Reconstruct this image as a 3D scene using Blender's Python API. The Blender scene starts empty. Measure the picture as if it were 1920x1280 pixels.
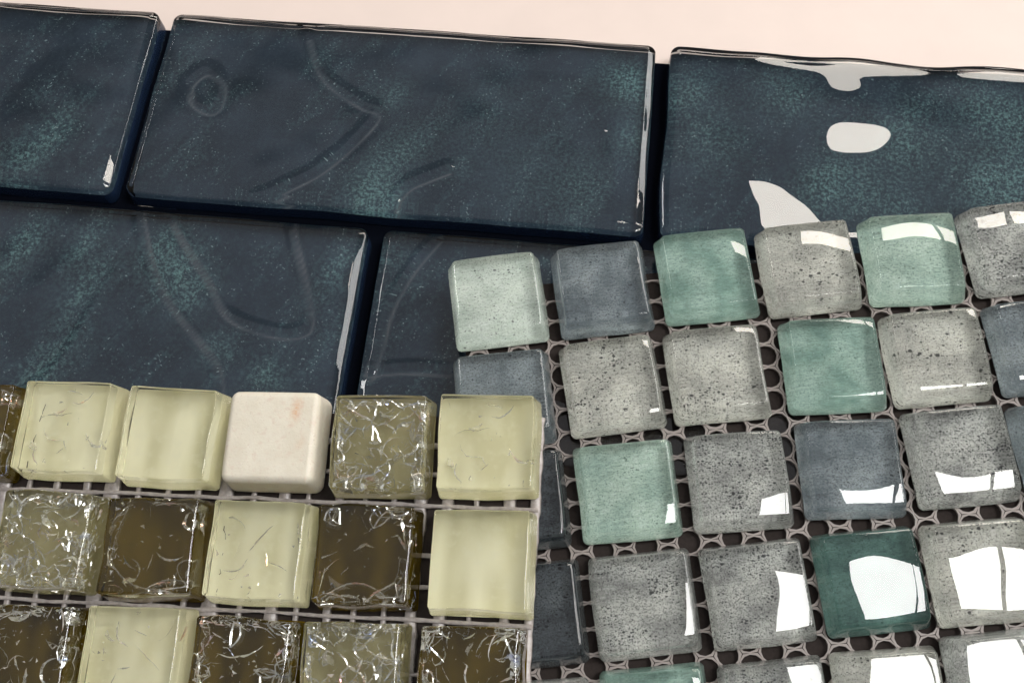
import bpy, bmesh, math, random
from mathutils import Matrix, Vector, noise

# ------------------------------------------------------------------ scene, camera, light
sc = bpy.context.scene
COL = sc.collection
MM = 0.001
random.seed(7)

cyc = sc.cycles
cyc.use_denoising = True
try:
    cyc.denoiser = 'OPENIMAGEDENOISE'
except Exception:
    pass
cyc.max_bounces = 16
cyc.transmission_bounces = 14
cyc.glossy_bounces = 8
cyc.diffuse_bounces = 5
cyc.transparent_max_bounces = 24
cyc.caustics_reflective = True
cyc.caustics_refractive = True
cyc.blur_glossy = 0.4
cyc.sample_clamp_indirect = 12.0
sc.render.film_transparent = False
sc.view_settings.view_transform = 'Standard'
sc.view_settings.look = 'None'
sc.view_settings.exposure = 0.0
sc.view_settings.gamma = 1.0

FPX, TH, RHO, CH = 2181.93, 0.42713, -0.07193, 264.984
cam = bpy.data.cameras.new('camera')
cam.sensor_width = 36.0
cam.lens = 36.0 * FPX / 1920.0
cam.clip_start = 0.01
cam.clip_end = 50.0
camo = bpy.data.objects.new('camera', cam)
COL.objects.link(camo)
_c, _s = math.cos(TH), math.sin(TH)
_right, _up, _fwd = Vector((1, 0, 0)), Vector((0, _c, _s)), Vector((0, _s, -_c))
_r2 = _right * math.cos(RHO) + _up * math.sin(RHO)
_u2 = -_right * math.sin(RHO) + _up * math.cos(RHO)
_m = Matrix((_r2, _u2, -_fwd)).transposed().to_4x4()
_m.translation = Vector((0, 0, CH * MM))
camo.matrix_world = _m
sc.camera = camo

W = bpy.data.worlds.new('World')
sc.world = W
W.use_nodes = True
nt = W.node_tree
bg = nt.nodes['Background']
bg.inputs['Strength'].default_value = 0.40
tc = nt.nodes.new('ShaderNodeTexCoord')
sx = nt.nodes.new('ShaderNodeSeparateXYZ')
nt.links.new(tc.outputs['Generated'], sx.inputs[0])
rp = nt.nodes.new('ShaderNodeValToRGB')
nt.links.new(sx.outputs['Z'], rp.inputs[0])
rp.color_ramp.elements[0].position = 0.70                # warm grey walls
rp.color_ramp.elements[0].color = (.46, .43, .39, 1)
rp.color_ramp.elements[1].position = 0.79                # white ceiling
rp.color_ramp.elements[1].color = (1.38, 1.38, 1.42, 1)
nt.links.new(rp.outputs[0], bg.inputs['Color'])


def panel(name, x0, x1, y0, y1, z, radiance, colour):
    """a rectangular ceiling light (the white oblongs mirrored in the glass)"""
    l = bpy.data.lights.new(name, 'AREA')
    l.shape = 'RECTANGLE'
    l.size, l.size_y = x1 - x0, y1 - y0
    l.energy = radiance * 4.0 * (x1 - x0) * (y1 - y0)
    l.color = colour
    o = bpy.data.objects.new(name, l)
    o.location = ((x0 + x1) / 2, (y0 + y1) / 2, z)
    COL.objects.link(o)


WHITE, WARM = (1.0, .99, .97), (1.0, .93, .84)
panel('ceiling_light', .385, .735, -.24, .165, 1.6, 17, WHITE)
panel('ceiling_light', .765, 1.05, -.24, .165, 1.6, 17, WHITE)
panel('ceiling_light', .45, .785, .85, .975, 1.6, 13, WARM)
panel('ceiling_light', .815, 1.30, .85, .975, 1.6, 13, WARM)
panel('ceiling_light', 1.6, 2.9, -.2, 1.8, 1.6, 6, WHITE)
panel('ceiling_light', .7, 2.3, 1.75, 3.0, 1.6, 8, WARM)
panel('ceiling_light', -2.7, -2.1, 1.0, 2.6, 1.6, 11, WHITE)


# ------------------------------------------------------------------ node helpers
def mat(name):
    m = bpy.data.materials.new(name)
    m.use_nodes = True
    t = m.node_tree
    return m, t, t.nodes['Principled BSDF']


def node(t, kind, **kw):
    n = t.nodes.new(kind)
    for k, v in kw.items():
        if k.startswith('i_'):
            key = k[2:]
            n.inputs[int(key) if key.isdigit() else key].default_value = v
        else:
            setattr(n, k, v)
    return n


def coords(t, per_object=True, stretch=(1, 1, 1), rot=0.0):
    """object coordinates in millimetres, shifted for each object so that no two tiles repeat"""
    tcn = node(t, 'ShaderNodeTexCoord')
    mp = node(t, 'ShaderNodeMapping')
    mp.inputs['Scale'].default_value = tuple(1000 * s for s in stretch)
    mp.inputs['Rotation'].default_value = (0, 0, rot)
    t.links.new(tcn.outputs['Object'], mp.inputs['Vector'])
    if not per_object:
        return mp.outputs[0]
    oi = node(t, 'ShaderNodeObjectInfo')
    mu = node(t, 'ShaderNodeMath', operation='MULTIPLY')
    mu.inputs[1].default_value = 913.0
    t.links.new(oi.outputs['Random'], mu.inputs[0])
    ad = node(t, 'ShaderNodeVectorMath', operation='ADD')
    t.links.new(mp.outputs[0], ad.inputs[0])
    t.links.new(mu.outputs[0], ad.inputs[1])
    return ad.outputs[0]


def nz(t, vec, scale, detail=3.0, rough=.55, dist=0.0):
    n = node(t, 'ShaderNodeTexNoise')
    n.inputs['Scale'].default_value = scale
    n.inputs['Detail'].default_value = detail
    n.inputs['Roughness'].default_value = rough
    n.inputs['Distortion'].default_value = dist
    t.links.new(vec, n.inputs['Vector'])
    return n.outputs['Fac']


def ramp(t, fac, stops):
    r = node(t, 'ShaderNodeValToRGB')
    el = r.color_ramp.elements
    while len(el) < len(stops):
        el.new(.5)
    for e, (p, c) in zip(el, stops):
        e.position = p
        e.color = c if len(c) == 4 else (*c, 1)
    t.links.new(fac, r.inputs[0])
    return r.outputs[0]


def mix(t, fac, a, b, mode='MIX'):
    n = node(t, 'ShaderNodeMix', data_type='RGBA', blend_type=mode)
    for sock, v in ((n.inputs[0], fac), (n.inputs[6], a), (n.inputs[7], b)):
        if isinstance(v, (int, float)):
            sock.default_value = v
        elif isinstance(v, tuple):
            sock.default_value = (*v, 1) if len(v) == 3 else v
        else:
            t.links.new(v, sock)
    return n.outputs[2]


def bump(t, height, strength, dist, bsdf):
    b = node(t, 'ShaderNodeBump')
    b.inputs['Strength'].default_value = strength
    b.inputs['Distance'].default_value = dist
    t.links.new(height, b.inputs['Height'])
    t.links.new(b.outputs[0], bsdf.inputs['Normal'])


BW = lambda v: (v, v, v)


# ------------------------------------------------------------------ materials
def glass(name, colour, rough=0.0, bumpy=0.0):
    m, t, b = mat(name)
    b.inputs['Base Color'].default_value = (*colour, 1)
    b.inputs['Roughness'].default_value = rough
    b.inputs['IOR'].default_value = 1.5
    b.inputs['Transmission Weight'].default_value = 1.0
    if bumpy:
        bump(t, nz(t, coords(t), .35, 2), bumpy, .0006, b)
    return m


M = {}
M['clear'] = glass('clear_glass', (.95, .98, .965), 0.0, 0)
M['cream_clear'] = glass('cream_tile_glass', (.97, .97, .90), .03, .03)
M['frost_side'] = glass('frosted_tile_side', (.90, .95, .92), .16, .1)
M['frost_side'].node_tree.nodes['Principled BSDF'].inputs['Transmission Weight'].default_value = .95
M['cream_side'] = glass('cream_tile_side', (.90, .87, .66), .25, .1)
M['cream_side'].node_tree.nodes['Principled BSDF'].inputs['Transmission Weight'].default_value = .8
M['navy_clear'] = glass('navy_tile_glass', (.92, .96, .98), 0.0, 0)


def speckle(name, light, mid, dark, spot_amt, grain_amt, spot_size=1.0):
    """paint behind the glass: cloudy ground, fine grain, dark flecks drawn out sideways, pale dots"""
    m, t, b = mat(name)
    v = coords(t)
    cloud = nz(t, v, .12, 2)
    c = mix(t, ramp(t, cloud, [(.36, BW(0)), (.62, BW(1))]), mid, light)
    grain = nz(t, v, 2.4, 3, .7)
    if grain_amt > 0:
        c = mix(t, ramp(t, grain, [(.54 - .10 * grain_amt, BW(0)), (.66 - .10 * grain_amt, BW(.75))]), c, mix(t, .35, dark, mid))
    v2 = coords(t, True, (.75, 1.0, 1.0), .08)
    fine = nz(t, coords(t, True, (.45, 1.3, 1.0)), 1.6, 4, .7)
    c = mix(t, .55, c, ramp(t, fine, [(.30, BW(.25)), (.5, BW(.5)), (.70, BW(.78))]), 'OVERLAY')
    # separate flecks, each with a size of its own, thicker where the paint is cloudy
    wob = node(t, 'ShaderNodeVectorMath', operation='MULTIPLY_ADD')
    nq = node(t, 'ShaderNodeTexNoise')
    nq.inputs['Scale'].default_value = 1.6
    t.links.new(v2, nq.inputs['Vector'])
    t.links.new(nq.outputs['Color'], wob.inputs[0])
    wob.inputs[1].default_value = (.55, .45, 0)
    t.links.new(v2, wob.inputs[2])
    patch = ramp(t, nz(t, v, .16, 2), [(.30, BW(.45)), (.65, BW(1))])
    for cells, size in ((.66 / spot_size, .40), (1.35 / spot_size, .50), (2.4, .52)):
        vo = node(t, 'ShaderNodeTexVoronoi')
        vo.inputs['Scale'].default_value = cells
        t.links.new(wob.outputs[0], vo.inputs['Vector'])
        sp = node(t, 'ShaderNodeSeparateColor')
        t.links.new(vo.outputs['Color'], sp.inputs[0])
        pw = node(t, 'ShaderNodeMath', operation='POWER')
        t.links.new(sp.outputs[0], pw.inputs[0])
        pw.inputs[1].default_value = .7 / max(.02, spot_amt)
        rad = node(t, 'ShaderNodeMath', operation='MULTIPLY')
        t.links.new(pw.outputs[0], rad.inputs[0])
        t.links.new(patch, rad.inputs[1])
        df = node(t, 'ShaderNodeMath', operation='MULTIPLY_ADD')
        t.links.new(rad.outputs[0], df.inputs[0])
        df.inputs[1].default_value = size
        sub = node(t, 'ShaderNodeMath', operation='SUBTRACT')
        t.links.new(df.outputs[0], sub.inputs[0])
        t.links.new(vo.outputs['Distance'], sub.inputs[1])
        df.inputs[2].default_value = -.03
        c = mix(t, ramp(t, sub.outputs[0], [(0.0, BW(0)), (.07, BW(.92))]), c, dark)
    pale = nz(t, v2, 1.9, 1, .5)
    c = mix(t, ramp(t, pale, [(.68, BW(0)), (.74, BW(.6))]), c, light)
    t.links.new(c, b.inputs['Base Color'])
    b.inputs['Roughness'].default_value = .6
    b.inputs['Specular IOR Level'].default_value = 0.0
    return m


M['fleck'] = speckle('grey_flecked_paint', (.66, .65, .59), (.42, .41, .375), (.045, .045, .043), .40, .3, 1.0)
M['granite'] = speckle('granite_grey_paint', (.56, .56, .53), (.29, .29, .28), (.035, .036, .038), .75, .6, .75)
M['slate'] = speckle('slate_blue_paint', (.29, .325, .345), (.135, .16, .18), (.05, .06, .07), .12, .5, .8)
M['dusk'] = speckle('dark_slate_paint', (.10, .115, .125), (.04, .047, .055), (.008, .009, .011), .3, .6, .7)
M['sea'] = speckle('sea_green_paint', (.37, .50, .44), (.20, .315, .27), (.13, .21, .18), .05, .2, .8)
M['mint'] = speckle('mint_paint', (.50, .62, .54), (.34, .46, .40), (.15, .21, .18), .2, .4, .7)
M['frost'] = speckle('frosted_mint_paint', (.72, .78, .71), (.52, .59, .53), (.06, .07, .07), .12, .15, 1.2)
M['pine'] = speckle('pine_green_paint', (.10, .185, .165), (.045, .095, .085), (.025, .05, .045), .0, .1, .6)


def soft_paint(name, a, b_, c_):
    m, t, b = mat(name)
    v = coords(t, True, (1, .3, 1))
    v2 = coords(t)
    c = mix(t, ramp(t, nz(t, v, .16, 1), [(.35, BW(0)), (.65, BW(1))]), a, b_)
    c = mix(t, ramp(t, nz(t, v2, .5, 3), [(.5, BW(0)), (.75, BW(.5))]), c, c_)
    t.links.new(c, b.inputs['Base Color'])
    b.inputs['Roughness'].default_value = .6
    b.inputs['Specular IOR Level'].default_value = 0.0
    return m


M['cream'] = soft_paint('cream_paint', (.66, .635, .42), (.85, .83, .63), (.80, .79, .62))  # cream ground; its paler upright bands are painted-in reflections inside the glass
M['olive'] = soft_paint('olive_grey_paint', (.26, .225, .11), (.34, .30, .155), (.42, .39, .24))
M['brown'] = soft_paint('brown_paint', (.050, .032, .002), (.105, .068, .005), (.075, .050, .005))


def stone_mat():
    m, t, b = mat('cream_stone')
    v = coords(t)
    c = mix(t, ramp(t, nz(t, v, .22, 4), [(.35, BW(0)), (.7, BW(1))]), (.58, .535, .44), (.635, .595, .50))
    c = mix(t, ramp(t, nz(t, v, .7, 4, .65), [(.54, BW(0)), (.70, BW(.6))]), c, (.56, .45, .37))
    c = mix(t, ramp(t, nz(t, v, 2.2, 2, .5), [(.66, BW(0)), (.70, BW(.5))]), c, (.42, .32, .25))
    at = node(t, 'ShaderNodeAttribute', attribute_name='stain')
    fine = nz(t, v, 1.6, 3, .6)
    st = node(t, 'ShaderNodeMath', operation='MULTIPLY')
    t.links.new(at.outputs['Fac'], st.inputs[0])
    t.links.new(ramp(t, fine, [(.3, BW(.2)), (.6, BW(1))]), st.inputs[1])
    c = mix(t, st.outputs[0], c, (.55, .28, .14))
    t.links.new(c, b.inputs['Base Color'])
    b.inputs['Roughness'].default_value = .42
    b.inputs['Subsurface Weight'].default_value = .15
    b.inputs['Subsurface Radius'].default_value = (.003, .002, .0012)
    b.inputs['Subsurface Scale'].default_value = .6
    bump(t, fine, .25, .0003, b)
    return m


M['stone'] = stone_mat()


def blue_paint():
    m, t, b = mat('navy_mica_paint')
    at = node(t, 'ShaderNodeAttribute', attribute_name='mica')
    v = coords(t, True, (1, 1, 1))
    v0 = coords(t, True, (1, 1, 1), math.radians(-60))
    sq = node(t, 'ShaderNodeMapping')
    sq.inputs['Scale'].default_value = (.34, 1, 1)
    t.links.new(v0, sq.inputs['Vector'])
    vd = sq.outputs[0]
    base = mix(t, ramp(t, nz(t, v, .07, 3), [(.3, BW(0)), (.7, BW(1))]), (.019, .029, .044), (.033, .048, .070))
    grain = nz(t, v, 1.15, 4, .75)
    streak = nz(t, vd, .16, 5, .65, .4)
    a = node(t, 'ShaderNodeMath', operation='MULTIPLY_ADD')
    t.links.new(at.outputs['Fac'], a.inputs[0])
    a.inputs[1].default_value = 1.25
    t.links.new(ramp(t, streak, [(.50, BW(.06)), (.74, BW(.45))]), a.inputs[2])
    g = node(t, 'ShaderNodeMath', operation='MULTIPLY', use_clamp=True)
    t.links.new(a.outputs[0], g.inputs[0])
    t.links.new(ramp(t, grain, [(.42, BW(.04)), (.52, BW(.35)), (.64, BW(1.0))]), g.inputs[1])
    c = mix(t, g.outputs[0], base, (.155, .28, .28))
    vn = node(t, 'ShaderNodeAttribute', attribute_name='ridge_pale')
    c = mix(t, vn.outputs['Fac'], c, (.12, .13, .145))  # paint lightened along the ridges so that their relief shows
    glit = nz(t, v, 1.7, 1, .5)
    gl = node(t, 'ShaderNodeMath', operation='MULTIPLY')
    t.links.new(ramp(t, glit, [(.68, BW(0)), (.74, BW(.75))]), gl.inputs[0])
    t.links.new(ramp(t, streak, [(.42, BW(.0)), (.62, BW(1))]), gl.inputs[1])
    c = mix(t, gl.outputs[0], c, (.34, .45, .45))
    t.links.new(c, b.inputs['Base Color'])
    b.inputs['Roughness'].default_value = .5
    b.inputs['Specular IOR Level'].default_value = 0.0
    return m


M['navy'] = blue_paint()


def plain(name, colour, rough, var=.15, scale=.5, spec=.3):
    m, t, b = mat(name)
    v = coords(t)
    lo = tuple(x * (1 - var) for x in colour)
    hi = tuple(min(1, x * (1 + var)) for x in colour)
    f = nz(t, v, scale, 4)
    t.links.new(mix(t, f, lo, hi), b.inputs['Base Color'])
    b.inputs['Roughness'].default_value = rough
    b.inputs['Specular IOR Level'].default_value = spec
    bump(t, f, .15, .0002, b)
    return m


M['table'] = plain('cream_laminate', (.626, .527, .478), .5, .06, .06, .3)
M['net'] = plain('pinkish_white_net', (.30, .26, .238), .45, .25, .8, .4)
M['rim'] = plain('navy_side_shade', (.011, .022, .050), .2, .2, .3, .5)  # deep shade of the gaps, painted onto the navy tiles' sides
M['film'] = plain('dark_brown_felt', (.036, .028, .025), .8, .3, 1.2, .15)
M['black_net'] = plain('black_backing', (.003, .004, .007), .8, .3, 1.0, .0)
M['chip'] = plain('dark_chip_line', (.03, .025, .012), .6, .3, 1.0, .2)


def scrim_mat():
    m, t, b = mat('milky_glue_strand')
    v = coords(t)
    f = nz(t, v, .8, 4)
    t.links.new(mix(t, f, (.22, .19, .175), (.70, .64, .61)), b.inputs['Base Color'])
    b.inputs['Roughness'].default_value = .25
    b.inputs['Transmission Weight'].default_value = .25
    bump(t, f, .4, .0004, b)
    return m


M['scrim'] = scrim_mat()


def shard_mat(name, strength, tint):
    """air film of a crack inside the glass: part mirror, part see-through"""
    m, t, b = mat(name)
    t.nodes.remove(b)
    out = [n for n in t.nodes if n.type == 'OUTPUT_MATERIAL'][0]
    v = coords(t)
    tr = node(t, 'ShaderNodeBsdfTransparent')
    gl = node(t, 'ShaderNodeBsdfGlossy')
    gl.inputs['Roughness'].default_value = .08
    df = node(t, 'ShaderNodeBsdfDiffuse')
    df.inputs['Color'].default_value = (*tint, 1)
    hue = nz(t, v, .22, 1)
    t.links.new(ramp(t, hue, [(.27, (.3, .45, 1)), (.36, (1, 1, 1)), (.62, (1, .98, .94)), (.70, (1, .45, .2)), (.78, (.5, .35, 1))]), gl.inputs['Color'])
    ms = node(t, 'ShaderNodeMixShader')
    ms.inputs[0].default_value = .35
    t.links.new(gl.outputs[0], ms.inputs[1])
    t.links.new(df.outputs[0], ms.inputs[2])
    fac = ramp(t, nz(t, v, .9, 3, .65), [(.30, BW(.10)), (.50, BW(strength))])
    mx = node(t, 'ShaderNodeMixShader')
    t.links.new(fac, mx.inputs[0])
    t.links.new(tr.outputs[0], mx.inputs[1])
    t.links.new(ms.outputs[0], mx.inputs[2])
    t.links.new(mx.outputs[0], out.inputs['Surface'])
    return m


M['shard'] = shard_mat('crack_film', .95, (.9, .88, .78))
M['shard_weak'] = shard_mat('crack_wall', .28, (.7, .68, .56))
M['shard_dark'] = shard_mat('amber_crack_film', .85, (.55, .48, .36))


# ------------------------------------------------------------------ mesh helpers
def link(name, me, parent=None, mx=None):
    o = bpy.data.objects.new(name, me)
    COL.objects.link(o)
    if parent is not None:
        o.parent = parent
    if mx is not None:
        o.matrix_local = mx
    return o


def mesh(name, verts, faces, m, smooth=True):
    me = bpy.data.meshes.new(name)
    me.from_pydata([tuple(c * MM for c in v) for v in verts], [], faces)
    me.materials.append(m)
    if smooth:
        me.polygons.foreach_set('use_smooth', [True] * len(me.polygons))
    me.update()
    return me


def axis(L, R, n):
    """grid lines along one side, crowded towards both rims"""
    near = [0, .03, .08, .16, .32, .52, .72, .84, .91, .96, 1.0]
    a = [-L / 2 + R * k for k in near]
    inner = L - 2 * R
    mid = [-L / 2 + R + inner * i / n for i in range(1, n)]
    return a + mid + [-x for x in reversed(a)]


def tile_mesh(name, Wd, D, t, rc, R, nx, ny, m, h=None, flare=0.0, sag=0.0, outline=None, smooth=True, side_mat=None, bevel=0.0, dome=0.0):
    """a tile: rounded plan corners rc, rolled top rim R, top relief h(x, y), sides flaring out towards the base"""
    X, Y = axis(Wd, R, nx), axis(D, R, ny)
    hx, hy = Wd / 2, D / 2
    V, idx = [], {}
    for j, y in enumerate(Y):
        for i, x in enumerate(X):
            px, py = x, y
            ax, ay = abs(px) - (hx - rc), abs(py) - (hy - rc)
            d = min(hx - abs(px), hy - abs(py))
            if ax > 0 and ay > 0:                     # inside a corner square: map square rings to round ones
                q = max(ax, ay)
                l = math.hypot(ax, ay)
                k = q / l
                px = math.copysign(hx - rc + ax * k, px)
                py = math.copysign(hy - rc + ay * k, py)
                d = rc - q
            e = max(0.0, R - d)
            if bevel:                                     # flat bevel of width R with softened creases
                C = R / 1.1
                q_ = (C - d) / C
                k_ = .06
                z = t - bevel * .5 * (q_ + math.sqrt(q_ * q_ + k_ * k_)) - .30 * max(0, 1 - d / .3) ** 2
            else:
                z = t - (R - math.sqrt(max(0, R * R - e * e)))
            z -= sag * (math.hypot(x / hx, y / hy) ** dome if dome else (x / hx) ** 2 + (y / hy) ** 2)
            if h:
                z += h(px, py) * min(1.0, d / (R * 1.2))
            if outline:
                ox, oy = outline(px, py)
                px, py = px + ox, py + oy
            idx[i, j] = len(V)
            V.append((px, py, z))
    nX, nY = len(X), len(Y)
    F = [(idx[i, j], idx[i + 1, j], idx[i + 1, j + 1], idx[i, j + 1]) for j in range(nY - 1) for i in range(nX - 1)]
    rim = [idx[i, 0] for i in range(nX)] + [idx[nX - 1, j] for j in range(1, nY)] + [idx[i, nY - 1] for i in range(nX - 2, -1, -1)] + [idx[0, j] for j in range(nY - 2, 0, -1)]
    prev = rim
    for f, zz in ((.3, .72), (1.0, .16), (1.0, .05), (.9, 0.0)):
        ring = []
        for k in rim:
            x, y, z = V[k]
            l = math.hypot(x, y) or 1
            fx = x + math.copysign(flare * f, x) * min(1, abs(x) / hx) ** 3
            fy = y + math.copysign(flare * f, y) * min(1, abs(y) / hy) ** 3
            ring.append(len(V))
            V.append((fx, fy, z * zz if zz > .2 else t * zz))
        n = len(rim)
        F += [(prev[a], ring[a], ring[(a + 1) % n], prev[(a + 1) % n]) for a in range(n)]
        prev = ring
    F.append(tuple(reversed(prev)))
    me = mesh(name, V, F, m, smooth)
    if side_mat:                                              # second material on the lower part of the sides
        me.materials.append(side_mat)
        first = (nX - 1) * (nY - 1) + len(rim)
        for k in range(first, first + 2 * len(rim)):
            me.polygons[k].material_index = 1
    return me


def slab_mesh(name, Wd, D, z0, z1, rc, m):
    """thin paint layer sunk into the base of a tile"""
    P = []
    for cx, cy, a0 in ((1, -1, -90), (1, 1, 0), (-1, 1, 90), (-1, -1, 180)):
        for k in range(5):
            a = math.radians(a0 + 22.5 * k)
            P.append((cx * (Wd / 2 - rc) + rc * math.cos(a), cy * (D / 2 - rc) + rc * math.sin(a)))
    n = len(P)
    V = [(x, y, z0) for x, y in P] + [(x, y, z1) for x, y in P]
    F = [tuple(reversed(range(n))), tuple(range(n, 2 * n))] + [(i, (i + 1) % n, n + (i + 1) % n, n + i) for i in range(n)]
    return mesh(name, V, F, m, False)


def attr(me, name, fn):
    a = me.attributes.new(name, 'FLOAT', 'POINT')
    a.data.foreach_set('value', [fn(v.co.x / MM, v.co.y / MM, v.co.z / MM) for v in me.vertices])


def sheet_empty(name, x, y, z, phi, a, b, drop, label, cat, group=None):
    o = bpy.data.objects.new(name, None)
    o.empty_display_size = .01
    COL.objects.link(o)
    mx = Matrix.Rotation(phi, 4, 'Z') @ Matrix.Rotation(a, 4, 'X') @ Matrix.Rotation(b, 4, 'Y')
    mx.translation = Vector((x, y, z)) * MM
    o.matrix_world = mx @ Matrix.Translation((0, 0, -drop * MM))
    o['label'], o['category'] = label, cat
    return o


def seg_d(px, py, pts):
    best = 1e9
    for (x0, y0), (x1, y1) in zip(pts, pts[1:]):
        dx, dy = x1 - x0, y1 - y0
        u = max(0, min(1, ((px - x0) * dx + (py - y0) * dy) / (dx * dx + dy * dy + 1e-9)))
        best = min(best, math.hypot(px - x0 - u * dx, py - y0 - u * dy))
    return best


def smooth_line(pts, n=6):
    """Catmull-Rom through the points"""
    P = [pts[0]] + list(pts) + [pts[-1]]
    out = []
    for i in range(1, len(P) - 2):
        for k in range(n):
            u = k / n
            q = []
            for a in (0, 1):
                p0, p1, p2, p3 = (P[i + d][a] for d in (-1, 0, 1, 2))
                q.append(.5 * (2 * p1 + (p2 - p0) * u + (2 * p0 - 5 * p1 + 4 * p2 - p3) * u * u + (3 * p1 - p0 - 3 * p2 + p3) * u ** 3))
            out.append(tuple(q))
    out.append(pts[-1])
    return out


def nv(x, y, s, seed=0.0):
    return noise.noise(Vector((x * s + seed, y * s - seed * .7, seed * 1.3)))


# ------------------------------------------------------------------ the table
V = [(-1200, -900, 0), (1200, -900, 0), (1200, 1500, 0), (-1200, 1500, 0)]
V += [(x, y, -25) for x, y, z in V]
tb = link('table_top', mesh('table_top', V, [(0, 1, 2, 3), (7, 6, 5, 4), (0, 4, 5, 1), (1, 5, 6, 2), (2, 6, 7, 3), (3, 7, 4, 0)], M['table'], False))
tb['kind'] = 'structure'

# ------------------------------------------------------------------ navy glass brick tiles
BX, BY, BPHI, BWD, BD, BGX, BGY = -87.877, 226.452, -0.17185, 134.618, 59.141, 5.125, 4.911
blue = sheet_empty('subway_tile_sheet', BX, BY, 0, BPHI, 0, 0, 0,
                   'sheet of large dark navy glass brick tiles with teal shimmer, lying under the others', 'tile sheet')
PX, PY = BWD + BGX, BD + BGY
PATCH = [(65.1, -54, 7, 5, 1), (65.6, -44.1, 5, 7, .5), (72, -36, 5, 6, .35), (64.9, -20.2, 4, 4, .45), (128.5, -11.3, 7, 5, .9), (131, -28.4, 5, 5, .5), (89.5, -25.1, 9, 12, .16), (105.3, -40.7, 12, 12, .2), (118.2, -44.4, 6, 8, .3),
         (43.1, -9.4, 4, 5, .15), (-25.9, -40.2, 4, 9, .5), (-32.2, -49.3, 6, 6, .55), (-24.4, -76.3, 4, 8, .7), (-8.2, -73.3, 3, 7, .6), (-5, -85.3, 4, 8, .6), (-7, -103.3, 4, 8, .5), (-10.3, -110.8, 5, 5, .4),
         (11.4, -73.1, 4, 6, .75), (17, -79, 5, 6, .7), (22.7, -85.8, 4, 5, .6), (32.5, -99.6, 4, 4, .5), (45.8, -106.2, 5, 4, .55), (57.7, -76.6, 4, 9, .35), (73.1, -70.6, 3, 4, .25),
         (145.7, -13.4, 6, 7, .6), (171.2, -11.3, 9, 6, .5), (182.2, -38.8, 7, 8, .85), (201.6, -24, 11, 10, .55), (226.7, -13.4, 10, 7, .75), (225.3, -35.1, 9, 9, .75), (151.9, -28.3, 8, 9, .35), (198.2, -45.4, 9, 7, .5), (240, -25, 9, 15, .6)]
RIDGE = {'m': [[(38.5, -4.3), (42.3, -13.2), (47.9, -19.9), (57.8, -26.1), (61.8, -28.3), (58, -36.4), (49.8, -47.1), (41.1, -53.7), (34.7, -57.5)],
               [(8.5, -23.2), (12.7, -18.3), (17.6, -22.4), (18.1, -29.5), (15.5, -31.4), (10.4, -28.3), (8.5, -23.2)],
               [(70.8, -59.9), (70.8, -55.1), (73.6, -50), (78.1, -47.1), (83.3, -44.2)]],
         'l': [[(4.9, -64.9), (7.6, -71.8), (12.9, -82.2), (18, -89.2), (25, -96), (31.8, -102.6), (35, -107.9), (36.6, -114)],
               [(13.2, -65.8), (18.3, -72.4), (25.7, -81), (31.7, -89.5), (37.9, -93.3), (47.7, -95.3), (53.4, -94.1), (54.5, -90.3), (50.6, -78.7), (46.4, -68.4), (45.2, -64.5)]],
         'r': [[(83.3, -65), (77.8, -74.8), (74, -85.6), (73, -95.9), (71.7, -104.5)], [(71.5, -103.1), (80.4, -101.5), (90.7, -101.3)]]}
RIDGE = {k: [smooth_line(l) for l in v] for k, v in RIDGE.items()}
FOLD = {'l': [smooth_line([(1, -81.7), (-2.7, -94.1), (-6.2, -106.1), (-13.5, -116)])], 'm': [smooth_line([(125, -30), (128, -45), (131, -58)])]}


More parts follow.
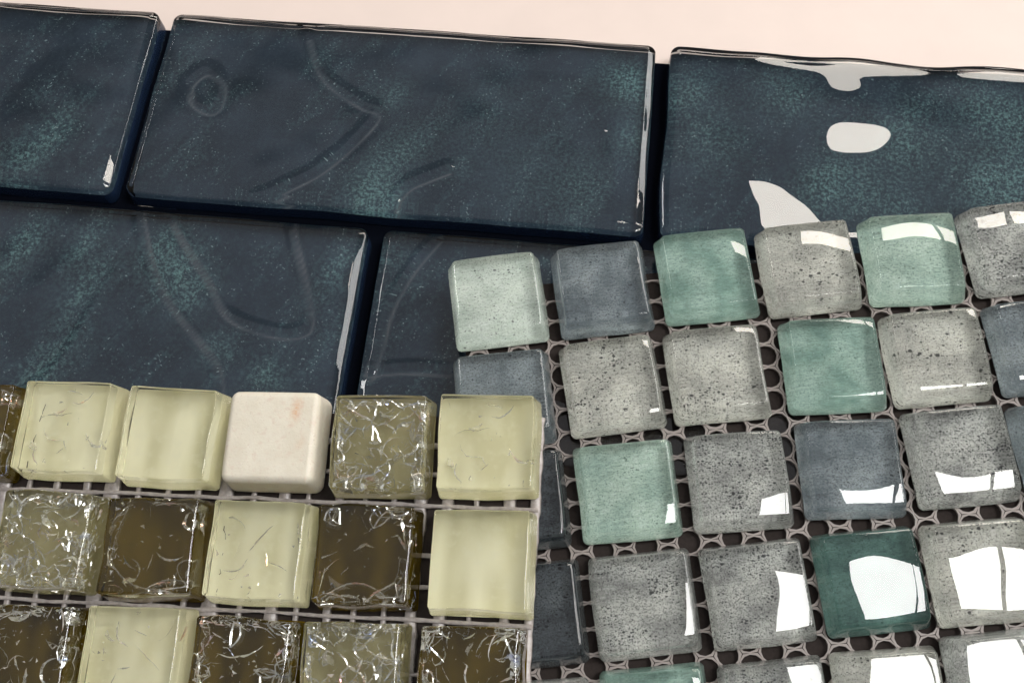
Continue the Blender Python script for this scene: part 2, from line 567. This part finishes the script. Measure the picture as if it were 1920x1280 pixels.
def blue_tile(cx, cy, ridges, wave, seed, label=None, folds=(), bumps=(), wob=.25, slump=0.0):
    def h(x, y):
        X, Y = cx + x, cy + y
        z = wave * (nv(X, Y, .045, seed) + .45 * nv(X, Y, .11, seed + 5))
        for l in ridges:
            d = seg_d(X, Y, l)
            if d < 7:
                z += .30 * math.exp(-(d / 1.5) ** 2) - .10 * math.exp(-((d - 2.8) / 1.2) ** 2)
        for l in folds:
            d = seg_d(X, Y, l)
            if d < 8:
                z -= .35 * math.exp(-(d / 2.2) ** 2)
        for bx, by, sx_, sy_, am in bumps:
            z += am * math.exp(-((X - bx) / sx_) ** 2 - ((Y - by) / sy_) ** 2)
        if slump:                                             # the back edge sags and ripples
            z -= slump * math.exp(-(Y / 3.2) ** 2) * (.75 + .7 * nv(X, 0, .05, 77))
        return z

    def out(x, y):
        X, Y = cx + x, cy + y
        return (wob * nv(X, Y, .06, seed + 9) * (abs(x) / BWD * 2) ** 4, wob * 1.4 * nv(X, Y, .05, seed + 3) * (abs(y) / BD * 2) ** 4)
    fine = 220 if ridges else 110
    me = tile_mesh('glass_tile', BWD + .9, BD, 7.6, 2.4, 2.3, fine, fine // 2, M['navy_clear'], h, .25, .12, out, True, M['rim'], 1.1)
    o = link('glass_tile', me, blue, Matrix.Translation((cx * MM, cy * MM, .4 * MM)))
    if label:
        o['label'] = label
    # paint layer with the mica patches
    n, k = (200, 88) if ridges else (100, 46)
    w, d = BWD - .3, BD - .3
    Vv = [(-w / 2 + w * i / n, -d / 2 + d * j / k, .5) for j in range(k + 1) for i in range(n + 1)]
    Ff = [(j * (n + 1) + i, j * (n + 1) + i + 1, (j + 1) * (n + 1) + i + 1, (j + 1) * (n + 1) + i) for j in range(k) for i in range(n)]
    pm = mesh('colour_layer', Vv, Ff, M['navy'])

    def mica(x, y, z):
        X, Y = cx + x, cy + y
        s = 0
        for px, py, a, b, w_ in PATCH:
            dx, dy = X - px, Y - py
            u, v_ = dx * .90 - dy * .43, dx * .43 + dy * .90      # streaks lean to the right
            s += w_ * math.exp(-(u / a) ** 2 - (v_ / b / 1.2) ** 2)
        return min(1, s)
    attr(pm, 'mica', mica)

    def ridge_pale(x, y, z):
        d = min([seg_d(cx + x, cy + y, l) for l in ridges] or [99])
        return math.exp(-(d / .45) ** 2) * (.7 + .45 * nv(x, y, .15, 3)) if d < 4 else 0
    attr(pm, 'ridge_pale', ridge_pale)
    link('colour_layer', pm, o)
    return o


r0 = -BD / 2
r1 = -PY - BD / 2
hx = PX / 2
blue_tile(-PX + BWD / 2, r0, [], .5, 11.0, None)
blue_tile(BWD / 2, r0, RIDGE['m'], .55, 3.0, 'navy glass brick tile with a raised ring and a curved ridge', FOLD['m'], [(136.5, -60, 4.5, 14, -.9), (136, -20, 3.5, 8, -.5)])
blue_tile(PX + BWD / 2, r0, [], .12, 21.0, 'navy glass brick tile with a strongly rippled surface and teal patches', (),
          [(186.5, -18, 17, 11, 1.02), (160, -40, 16, 12, .72), (151, -6, 9, 5, -.3), (214, -12, 11, 8, -.35)], 1.1, slump=1.15)
blue_tile(hx - PX + BWD / 2, r1, RIDGE['l'], .5, 31.0, 'navy glass brick tile with two hooked ridges in its surface', FOLD['l'])
blue_tile(hx + BWD / 2, r1, RIDGE['r'], .45, 41.0, None)
bk = link('mesh_backing', slab_mesh('mesh_backing', 3 * PX - 2, 2 * PY - 6, .05, .35, 1, M['black_net']), blue, Matrix.Translation((BWD / 2 * MM, (-PY + 2) * MM, 0)))

# ------------------------------------------------------------------ grey and green mosaic sheet
GS, GT, GK = 20.99, 7.78, -.30508
grey = sheet_empty('glass_mosaic_sheet', -13.131, 135.595, 19.962, .02393, .07303, -.01333, GT,
                   'mosaic sheet of small grey, slate and sea green glass tiles on an openwork net', 'mosaic sheet')
gz = lambda y: GK * (y + 50) ** 2 / 1000
gslope = lambda y: 2 * GK * (y + 50) / 1000


GW = 20.0                                                 # top face; the sides flare to 22.7 at the base


def grey_variant(k):
    s = 100 + 17 * k
    return tile_mesh('glass_tile', GW, GW, GT, 1.1, .8, 12, 12, M['clear'], lambda x, y: .12 * nv(x, y, .05, s), 1.35, .24,
                     lambda x, y: (.35 * nv(x, y, .07, s + 3) * (abs(x) / GW * 2) ** 3, .35 * nv(x, y, .07, s + 8) * (abs(y) / GW * 2) ** 3), True, M['frost_side'], .28, 3.0)


GV = [grey_variant(k) for k in range(5)]
PAINT = {k: slab_mesh('colour_layer', GW + 2.3, GW + 2.3, .12, .42, 1.3, M[k]) for k in ('fleck', 'granite', 'slate', 'dusk', 'sea', 'mint', 'frost', 'pine')}
GOFF = {(0, 0): (-0.35, -0.54, 0.018), (0, 1): (-0.14, -0.32, 0.019), (0, 2): (0.37, 0.45, 0.001), (0, 3): (-0.01, -0.1, -0.003), (0, 4): (-0.05, -0.46, -0.053), (1, 0): (-1.0, -0.43, 0), (1, 1): (-0.52, 0.3, 0.026), (1, 2): (-1.03, 0.51, 0.0), (1, 3): (1.02, -0.07, -0.055), (1, 4): (0.06, -0.52, -0.022), (2, 0): (-0.32, 0.23, 0), (2, 1): (-0.12, 0.24, -0.003), (2, 2): (0.16, 0.04, -0.035), (2, 3): (0.5, 0.29, -0.058), (2, 4): (0.53, 0.64, 0), (3, 0): (0.76, 0.02, 0), (3, 1): (0.4, -0.01, -0.001), (3, 2): (0.38, -0.21, 0.019), (3, 3): (0.23, 0.12, 0.003), (3, 4): (-.6, -0.19, 0), (4, 1): (0.21, 0.49, 0.001), (4, 2): (0.44, -0.54, 0.001), (4, 3): (-0.28, -0.49, -0.026), (4, 4): (-1.0, 0.83, 0)}
NAMES = {'fleck': 'pale grey glass tile with black flecks', 'granite': 'granite grey glass tile with dense grain', 'slate': 'slate blue glass tile', 'dusk': 'dark slate glass tile',
         'sea': 'sea green glass tile', 'mint': 'light mint glass tile', 'frost': 'pale frosted glass tile with a few dark specks', 'pine': 'deep green glass tile'}
PLAN = ['frost slate sea fleck mint granite',
        'slate fleck fleck sea fleck slate',
        'dusk mint granite slate granite slate',
        'dusk granite granite pine fleck granite',
        'granite sea granite fleck granite fleck']
for r, row in enumerate(PLAN):
    for c, k in enumerate(row.split()):
        dx, dy, rot = GOFF.get((r, c), (random.uniform(-.4, .4), random.uniform(-.4, .4), random.uniform(-.02, .02)))
        x, y = 25 * c + GS / 2 + dx, -25 * r - GS / 2 + dy + .15
        mx = Matrix.Translation((x * MM, y * MM, gz(y) * MM)) @ Matrix.Rotation(rot, 4, 'Z') @ Matrix.Rotation(gslope(y) + random.uniform(-.006, .006), 4, 'X') @ Matrix.Rotation(random.uniform(-.006, .006), 4, 'Y')
        o = link('glass_tile', GV[(r * 2 + c * 3) % 5], grey, mx)
        o['label'] = NAMES[k]
        link('colour_layer', PAINT[k], o)


def hex_net(x0, x1, y0, y1, px, py, r, z0, z1, m):
    """plate pierced by round holes on a hexagonal lattice, following the sag of the sheet"""
    bm = bmesh.new()
    cols = int((x1 - x0) / px)
    rows = int((y1 - y0) / py)
    N = 12
    half = py / 2
    vd = {}

    def vert(x, y, z):
        k = (round(x * 20), round(y * 20), z)
        if k not in vd:
            wx = x + .18 * nv(x, y, .25, 2)
            wy = y + .18 * nv(x, y, .25, 7)
            vd[k] = bm.verts.new((wx * MM, wy * MM, (z + gz(y)) * MM))
        return vd[k]
    for i in range(cols):
        for j in range(rows):
            cx, cy = x0 + px * i, y0 + py * (j + .5 * (i % 2))
            rr = r * (1 + .10 * nv(cx, cy, .8, 4))
            hexp = [(2 / 3 * px, 0), (px / 3, half), (-px / 3, half), (-2 / 3 * px, 0), (-px / 3, -half), (px / 3, -half)]
            ring = []
            for s in range(6):
                a, b = hexp[s], hexp[(s + 1) % 6]
                ring.append((a[0] * .96, a[1] * .96))
                ring.append(((a[0] + b[0]) / 2, (a[1] + b[1]) / 2))
            circ = []
            for q in ring:
                l = math.hypot(*q)
                circ.append((q[0] / l * rr, q[1] / l * rr))
            for s in range(N):
                e = (s + 1) % N
                o1, o2 = ring[s], ring[e]
                i1, i2 = circ[s], circ[e]
                A, B = vert(cx + o1[0], cy + o1[1], z1), vert(cx + o2[0], cy + o2[1], z1)
                C, Dv = vert(cx + i2[0], cy + i2[1], z1), vert(cx + i1[0], cy + i1[1], z1)
                E_, F_ = vert(cx + i2[0], cy + i2[1], z0), vert(cx + i1[0], cy + i1[1], z0)
                for f in ((A, B, C, Dv), (Dv, C, E_, F_)):
                    try:
                        bm.faces.new(f)
                    except ValueError:
                        pass
    bmesh.ops.recalc_face_normals(bm, faces=bm.faces)
    me = bpy.data.meshes.new('net_backing')
    bm.to_mesh(me)
    bm.free()
    me.materials.append(m)
    return me


link('net_backing', hex_net(4.2, 156, -137, -7.5, 4.85, 5.6, 2.5, -.75, -.08, M['net']), grey)


def sheet_film(name, x0, x1, y0, y1, z, m, zf=lambda y: 0):
    n = 24
    V, F = [], []
    for j in range(n + 1):
        y = y0 + (y1 - y0) * j / n
        for x in (x0, x1):
            V.append((x, y, z + zf(y)))
        for x in (x1, x0):
            V.append((x, y, z - .3 + zf(y)))
    for j in range(n):
        a, b = 4 * j, 4 * j + 4
        for k in range(4):
            F.append((a + k, a + (k + 1) % 4, b + (k + 1) % 4, b + k))
    F += [(3, 2, 1, 0), (4 * n, 4 * n + 1, 4 * n + 2, 4 * n + 3)]
    return mesh(name, V, F, m, False)


link('felt_backing', sheet_film('felt_backing', 1.2, 156, -137, -5.8, -1.8, M['film'], gz), grey)

# ------------------------------------------------------------------ cream, brown and crackled mosaic sheet
ES, ET, EPX, EPY = 20.633, 9.057, 24.14, 24.661
cream = sheet_empty('crackle_mosaic_sheet', -111.353, 109.147, 21.563, -.13114, .09605, -.07847, ET,
                    'mosaic sheet of cream glass, brown crackled glass and one stone tile, in the lower left', 'mosaic sheet')
EV_RIM = 4 * (len(axis(ES, .5, 8)) - 1)
EV = [tile_mesh('glass_tile', ES, ES, ET, .7, .5, 8, 8, M['cream_clear'], lambda x, y, s=s: .05 * nv(x, y, .12, s), .75, .05,
                lambda x, y, s=s: (.5 * nv(x, y, .09, s + 3) * (abs(x) / ES * 2) ** 3, .5 * nv(x, y, .09, s + 8) * (abs(y) / ES * 2) ** 3)) for s in (200., 217., 234., 251.)]
for me in EV:
    me.materials.append(M['cream_side'])
    n_top = len(me.polygons) - 1 - 4 * EV_RIM
    for k in range(n_top + EV_RIM, n_top + 3 * EV_RIM):
        me.polygons[k].material_index = 1
EC = [tile_mesh('glass_tile', ES, ES, ET, .9, .8, 10, 10, M['clear'], lambda x, y, s=s: .10 * nv(x, y, .3, s) + .06 * nv(x, y, .8, s), .7, .05,
                lambda x, y, s=s: (.5 * nv(x, y, .12, s + 3) * (abs(x) / ES * 2) ** 3, .5 * nv(x, y, .12, s + 8) * (abs(y) / ES * 2) ** 3)) for s in (300., 317., 334.)]
STONE = tile_mesh('stone_tile', ES + .2, ES + .2, ET - .3, 2.0, 1.6, 10, 10, M['stone'], lambda x, y: .04 * nv(x, y, .3, 7), .5, .1)
attr(STONE, 'stain', lambda x, y, z: (math.exp(-((x - 5.6) / .7) ** 2 - ((y - 6.0) / 2.2) ** 2) + .4 * math.exp(-((x - 7.5) / .6) ** 2 - ((y + 1.5) / 1.4) ** 2)) * 1.0)
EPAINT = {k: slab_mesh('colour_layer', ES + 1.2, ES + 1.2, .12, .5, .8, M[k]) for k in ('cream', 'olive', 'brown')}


def shards(seed, web, lines, films, chips, m, edge_bias):
    """cracks through the glass: thin bright crack lines, a few curved air films, and splinters along the sides"""
    rnd = random.Random(seed)
    V, F, weak = [], [], []
    lim = ES / 2 - .5

    def start():
        x, y = rnd.uniform(-lim, lim), rnd.uniform(-lim, lim)
        if rnd.random() < edge_bias:
            if rnd.random() < .5:
                x = math.copysign(lim - abs(rnd.gauss(0, 1.2)), x)
            else:
                y = math.copysign(lim - abs(rnd.gauss(0, 1.2)), y)
        return x, y

    def run(hgt, n, step, curl, lean):
        x, y = start()
        a = rnd.uniform(0, 6.283)
        if max(abs(x), abs(y)) > lim - 1.5 and rnd.random() < .6:     # cracks near a side run along it
            a = (math.pi / 2 if abs(x) > abs(y) else 0) + rnd.gauss(0, .2)
        z = rnd.uniform(1.2, ET - 1.2)
        pv = None
        for k in range(n + 1):
            tpr = math.sin(math.pi * (k + .4) / (n + .8))
            nx_, ny_ = -math.sin(a), math.cos(a)
            hh = hgt * tpr * rnd.uniform(.7, 1.2)
            p0 = (x, y, z - hh / 2)
            p1 = (x + nx_ * lean * hh, y + ny_ * lean * hh, z + hh / 2)
            p0, p1 = [tuple(max(-lim, min(lim, c)) for c in p[:2]) + (max(.7, min(ET - .9, p[2])),) for p in (p0, p1)]
            V.extend([p0, p1])
            b = len(V) - 2
            if pv is not None:
                F.append((pv, b, b + 1, pv + 1))
            pv = b
            x += math.cos(a) * step
            y += math.sin(a) * step
            z += rnd.uniform(-.2, .2)
            a += curl + rnd.uniform(-.2, .2)
            if rnd.random() < .07:
                a += rnd.choice((-1, 1)) * rnd.uniform(.6, 1.3)
            if abs(x) > lim or abs(y) > lim:
                break
    # a joined web: upright crack walls between nodes, each with a bright line along its top
    nodes = [start() for q in range(web)]
    done = set()
    for i, p in enumerate(nodes):
        near = sorted(range(len(nodes)), key=lambda k: (nodes[k][0] - p[0]) ** 2 + (nodes[k][1] - p[1]) ** 2)[1:4]
        for k in near:
            if (k, i) in done or rnd.random() < .2:
                continue
            done.add((i, k))
            q = nodes[k]
            dx, dy = q[0] - p[0], q[1] - p[1]
            l = math.hypot(dx, dy) + .01
            bow = rnd.gauss(0, .16) * l
            n = max(4, int(l / .6))
            zt = rnd.uniform(ET * .4, ET - 1.0)
            hw, ln = rnd.uniform(.6, 2.8), rnd.uniform(-.5, .5)
            wl = rnd.uniform(.07, .19)
            for part in (0, 1):
                pv = None
                for j in range(n + 1):
                    u = j / n
                    o_ = bow * math.sin(math.pi * u) + rnd.gauss(0, .05)
                    cx, cy = p[0] + dx * u - dy / l * o_, p[1] + dy * u + dx / l * o_
                    w = wl if part else ln * hw
                    z0, z1 = (zt, zt + .12) if part else (zt - hw, zt)
                    a_ = (cx + dy / l * w, cy - dx / l * w, z0)
                    b_ = (cx - (dy / l * w if part else 0), cy + (dx / l * w if part else 0), z1)
                    for v_ in (a_, b_):
                        V.append((max(-lim, min(lim, v_[0])), max(-lim, min(lim, v_[1])), max(.7, min(ET - .8, v_[2]))))
                    b = len(V) - 2
                    if pv is not None:
                        F.append((pv, b, b + 1, pv + 1))
                        if not part:
                            weak.append(len(F) - 1)
                    pv = b
    for q in range(lines):
        run(rnd.uniform(.18, .55), rnd.randint(4, 14), rnd.uniform(.35, .8), rnd.uniform(-.16, .16), rnd.uniform(.3, 1.5) * rnd.choice((-1, 1)))
    for q in range(films):
        run(rnd.uniform(1.0, 3.2), rnd.randint(4, 8), rnd.uniform(.5, 1.0), rnd.uniform(-.25, .25), rnd.uniform(-.8, .8))
    for q in range(chips):
        x, y = start()
        z = rnd.uniform(1.0, ET - 1.0)
        b = len(V)
        r = rnd.uniform(.12, .5)
        for k in range(3):
            V.append((max(-lim, min(lim, x + rnd.gauss(0, r))), max(-lim, min(lim, y + rnd.gauss(0, r))), max(.7, min(ET - .9, z + rnd.gauss(0, r)))))
        F.append((b, b + 1, b + 2))
    me = mesh('crack', V, F, m)
    me.materials.append(M['shard_weak'])
    for k in weak:
        me.polygons[k].material_index = 1
    return me


CR = {'olive': [shards(s, 74, 90, 12, 330, M['shard'], .5) for s in (1, 2, 3)], 'brown': [shards(s, 22, 24, 5, 210, M['shard_dark'], .8) for s in (4, 5, 6)]}


def chip(seed):
    rnd = random.Random(seed)
    V, F = [], []
    x, y = -ES / 2 + 1.4, -ES / 2 + 1.5
    while y < ES / 2 - 5:
        l = rnd.uniform(.3, 1.6)
        w = rnd.uniform(.03, .13)
        b = len(V)
        dx = rnd.uniform(-.35, .45)
        V += [(x - w, y, .75), (x + w, y, .75), (x + dx + w * .6, y + l, .85), (x + dx - w * .6, y + l, .85)]
        V += [(a_, b_, c_ - .12) for a_, b_, c_ in V[b:b + 4]]
        F += [(b, b + 1, b + 2, b + 3), (b + 7, b + 6, b + 5, b + 4), (b, b + 4, b + 5, b + 1), (b + 1, b + 5, b + 6, b + 2), (b + 2, b + 6, b + 7, b + 3), (b + 3, b + 7, b + 4, b)]
        x += dx + rnd.uniform(-.1, .12)
        y += l + rnd.choice((-.1, -.1, .3, 1.2, 3.0))
    return mesh('chip_line', V, F, M['chip'], False)


CR['dense'] = [shards(s, 40, 60, 10, 260, M['shard'], .75) for s in (7, 8, 9)]
FEW = [shards(s, 0, 7, 2, 12, M['shard'], .1) for s in (11, 12)]
EOFF = {(0, 0): (-0.52, 0.72, 0.002), (0, 1): (0.38, -0.05, -0.015), (0, 2): (0.2, -0.12, 0.011), (0, 3): (0.32, -0.37, 0.027), (0, 4): (-0.13, 0.41, 0.027), (1, 0): (-0.23, 0.08, 0), (1, 1): (0.38, -0.52, 0.028), (1, 2): (0.04, -0.32, 0.002), (1, 3): (-0.48, -0.08, 0.027), (1, 4): (0.35, -0.25, 0.014), (2, 1): (-0.01, 0.75, 0.016), (2, 3): (-0.78, 0, 0.026), (2, 4): (-0.22, 0.42, 0.031)}
EPLAN = {0: 'brown cream cream stone olive cream', 1: '. olive brown cream brown cream', 2: '. brown cream brown olive brown'}
ENAMES = {'cream': 'pale cream glass tile', 'olive': 'clear crackled glass tile over olive grey', 'brown': 'dark brown crackled glass tile', 'stone': 'matt cream stone tile with a rust stain'}
for r, row in EPLAN.items():
    for ci, k in enumerate(row.split()):
        c = ci - 1
        if k == '.':
            continue
        dx, dy, rot = EOFF.get((r, c), (random.uniform(-.3, .3), random.uniform(-.3, .3), random.uniform(-.01, .02)))
        x, y = EPX * c + ES / 2 + dx, -EPY * r - ES / 2 + dy
        mx = Matrix.Translation((x * MM, y * MM, 0)) @ Matrix.Rotation(rot, 4, 'Z') @ Matrix.Rotation(random.uniform(-.01, .01), 4, 'X') @ Matrix.Rotation(random.uniform(-.01, .01), 4, 'Y')
        if k == 'stone':
            o = link('stone_tile', STONE, cream, mx)
        else:
            o = link('glass_tile', (EV if k == 'cream' else EC)[(r + ci) % 3], cream, mx)
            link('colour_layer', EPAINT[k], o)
            if k in CR:
                s_ = link('crack', CR['dense' if (k, r) == ('brown', 2) else k][(r * 2 + ci) % 3], o, Matrix.Rotation(math.pi / 2 * ((r + ci * 3) % 4), 4, 'Z'))
                s_['kind'] = 'stuff'
            else:
                if (r, c) in ((0, 0), (1, 2)):
                    link('chip_line', chip(r * 5 + c), o)
                if (r, c) in ((0, 0), (1, 2), (2, 1), (0, 4)):
                    f_ = link('crack', FEW[(r + c) % 2], o, Matrix.Rotation(1.57 * (r + 2 * c), 4, 'Z'))
                    f_['kind'] = 'stuff'
        o['label'] = ENAMES[k]


def scrim(m):
    V, F = [], []

    def strand(p, q, w, z0, z1, seed):
        n = max(4, int(math.hypot(q[0] - p[0], q[1] - p[1]) / 1.6))
        dx, dy = q[0] - p[0], q[1] - p[1]
        l = math.hypot(dx, dy)
        nx_, ny_ = -dy / l, dx / l
        pv = None
        for k in range(n + 1):
            u = k / n
            x, y = p[0] + dx * u, p[1] + dy * u
            ww = w * (1 + .5 * nv(x, y, .35, seed))
            off = .35 * nv(x, y, .12, seed + 3)
            zz = .12 * nv(x, y, .4, seed + 6)
            b = len(V)
            for sgn, z in ((1, z0), (.75, z1), (-.75, z1), (-1, z0)):
                V.append((x + nx_ * (ww * sgn + off), y + ny_ * (ww * sgn + off), z + zz))
            if pv is not None:
                F.extend([(pv + k2, pv + (k2 + 1) % 4, b + (k2 + 1) % 4, b + k2) for k2 in range(4)])
            pv = b
    X0, X1, Y0, Y1 = -32, EPX * 5 - 2.6, -EPY * 3 - 4, -2
    rnd = random.Random(5)
    x = X0 + 1
    while x < X1:
        strand((x, Y0), (x + rnd.uniform(-.5, .5), Y1), rnd.choice((.6, .8, 1.0, 1.5, 2.0)), -.85, -.05, x)
        x += rnd.uniform(5.2, 7.2)
    for r in range(4):
        yc = -EPY * r - ES - 2.6
        strand((X0, yc + .4), (X1, yc + .4), .5, -.5, .5, r + 50)
        for k in (7.3, 14.2):
            strand((X0, yc + k), (X1, yc + k + rnd.uniform(-.4, .4)), .6, -.7, -.06, r * 7 + k)
    return mesh('mesh_backing', V, F, m)


link('mesh_backing', scrim(M['scrim']), cream)
link('felt_backing', sheet_film('felt_backing', -32, EPX * 5 - 4.2, -EPY * 3 - 4, -2.2, -1.3, M['film']), cream)
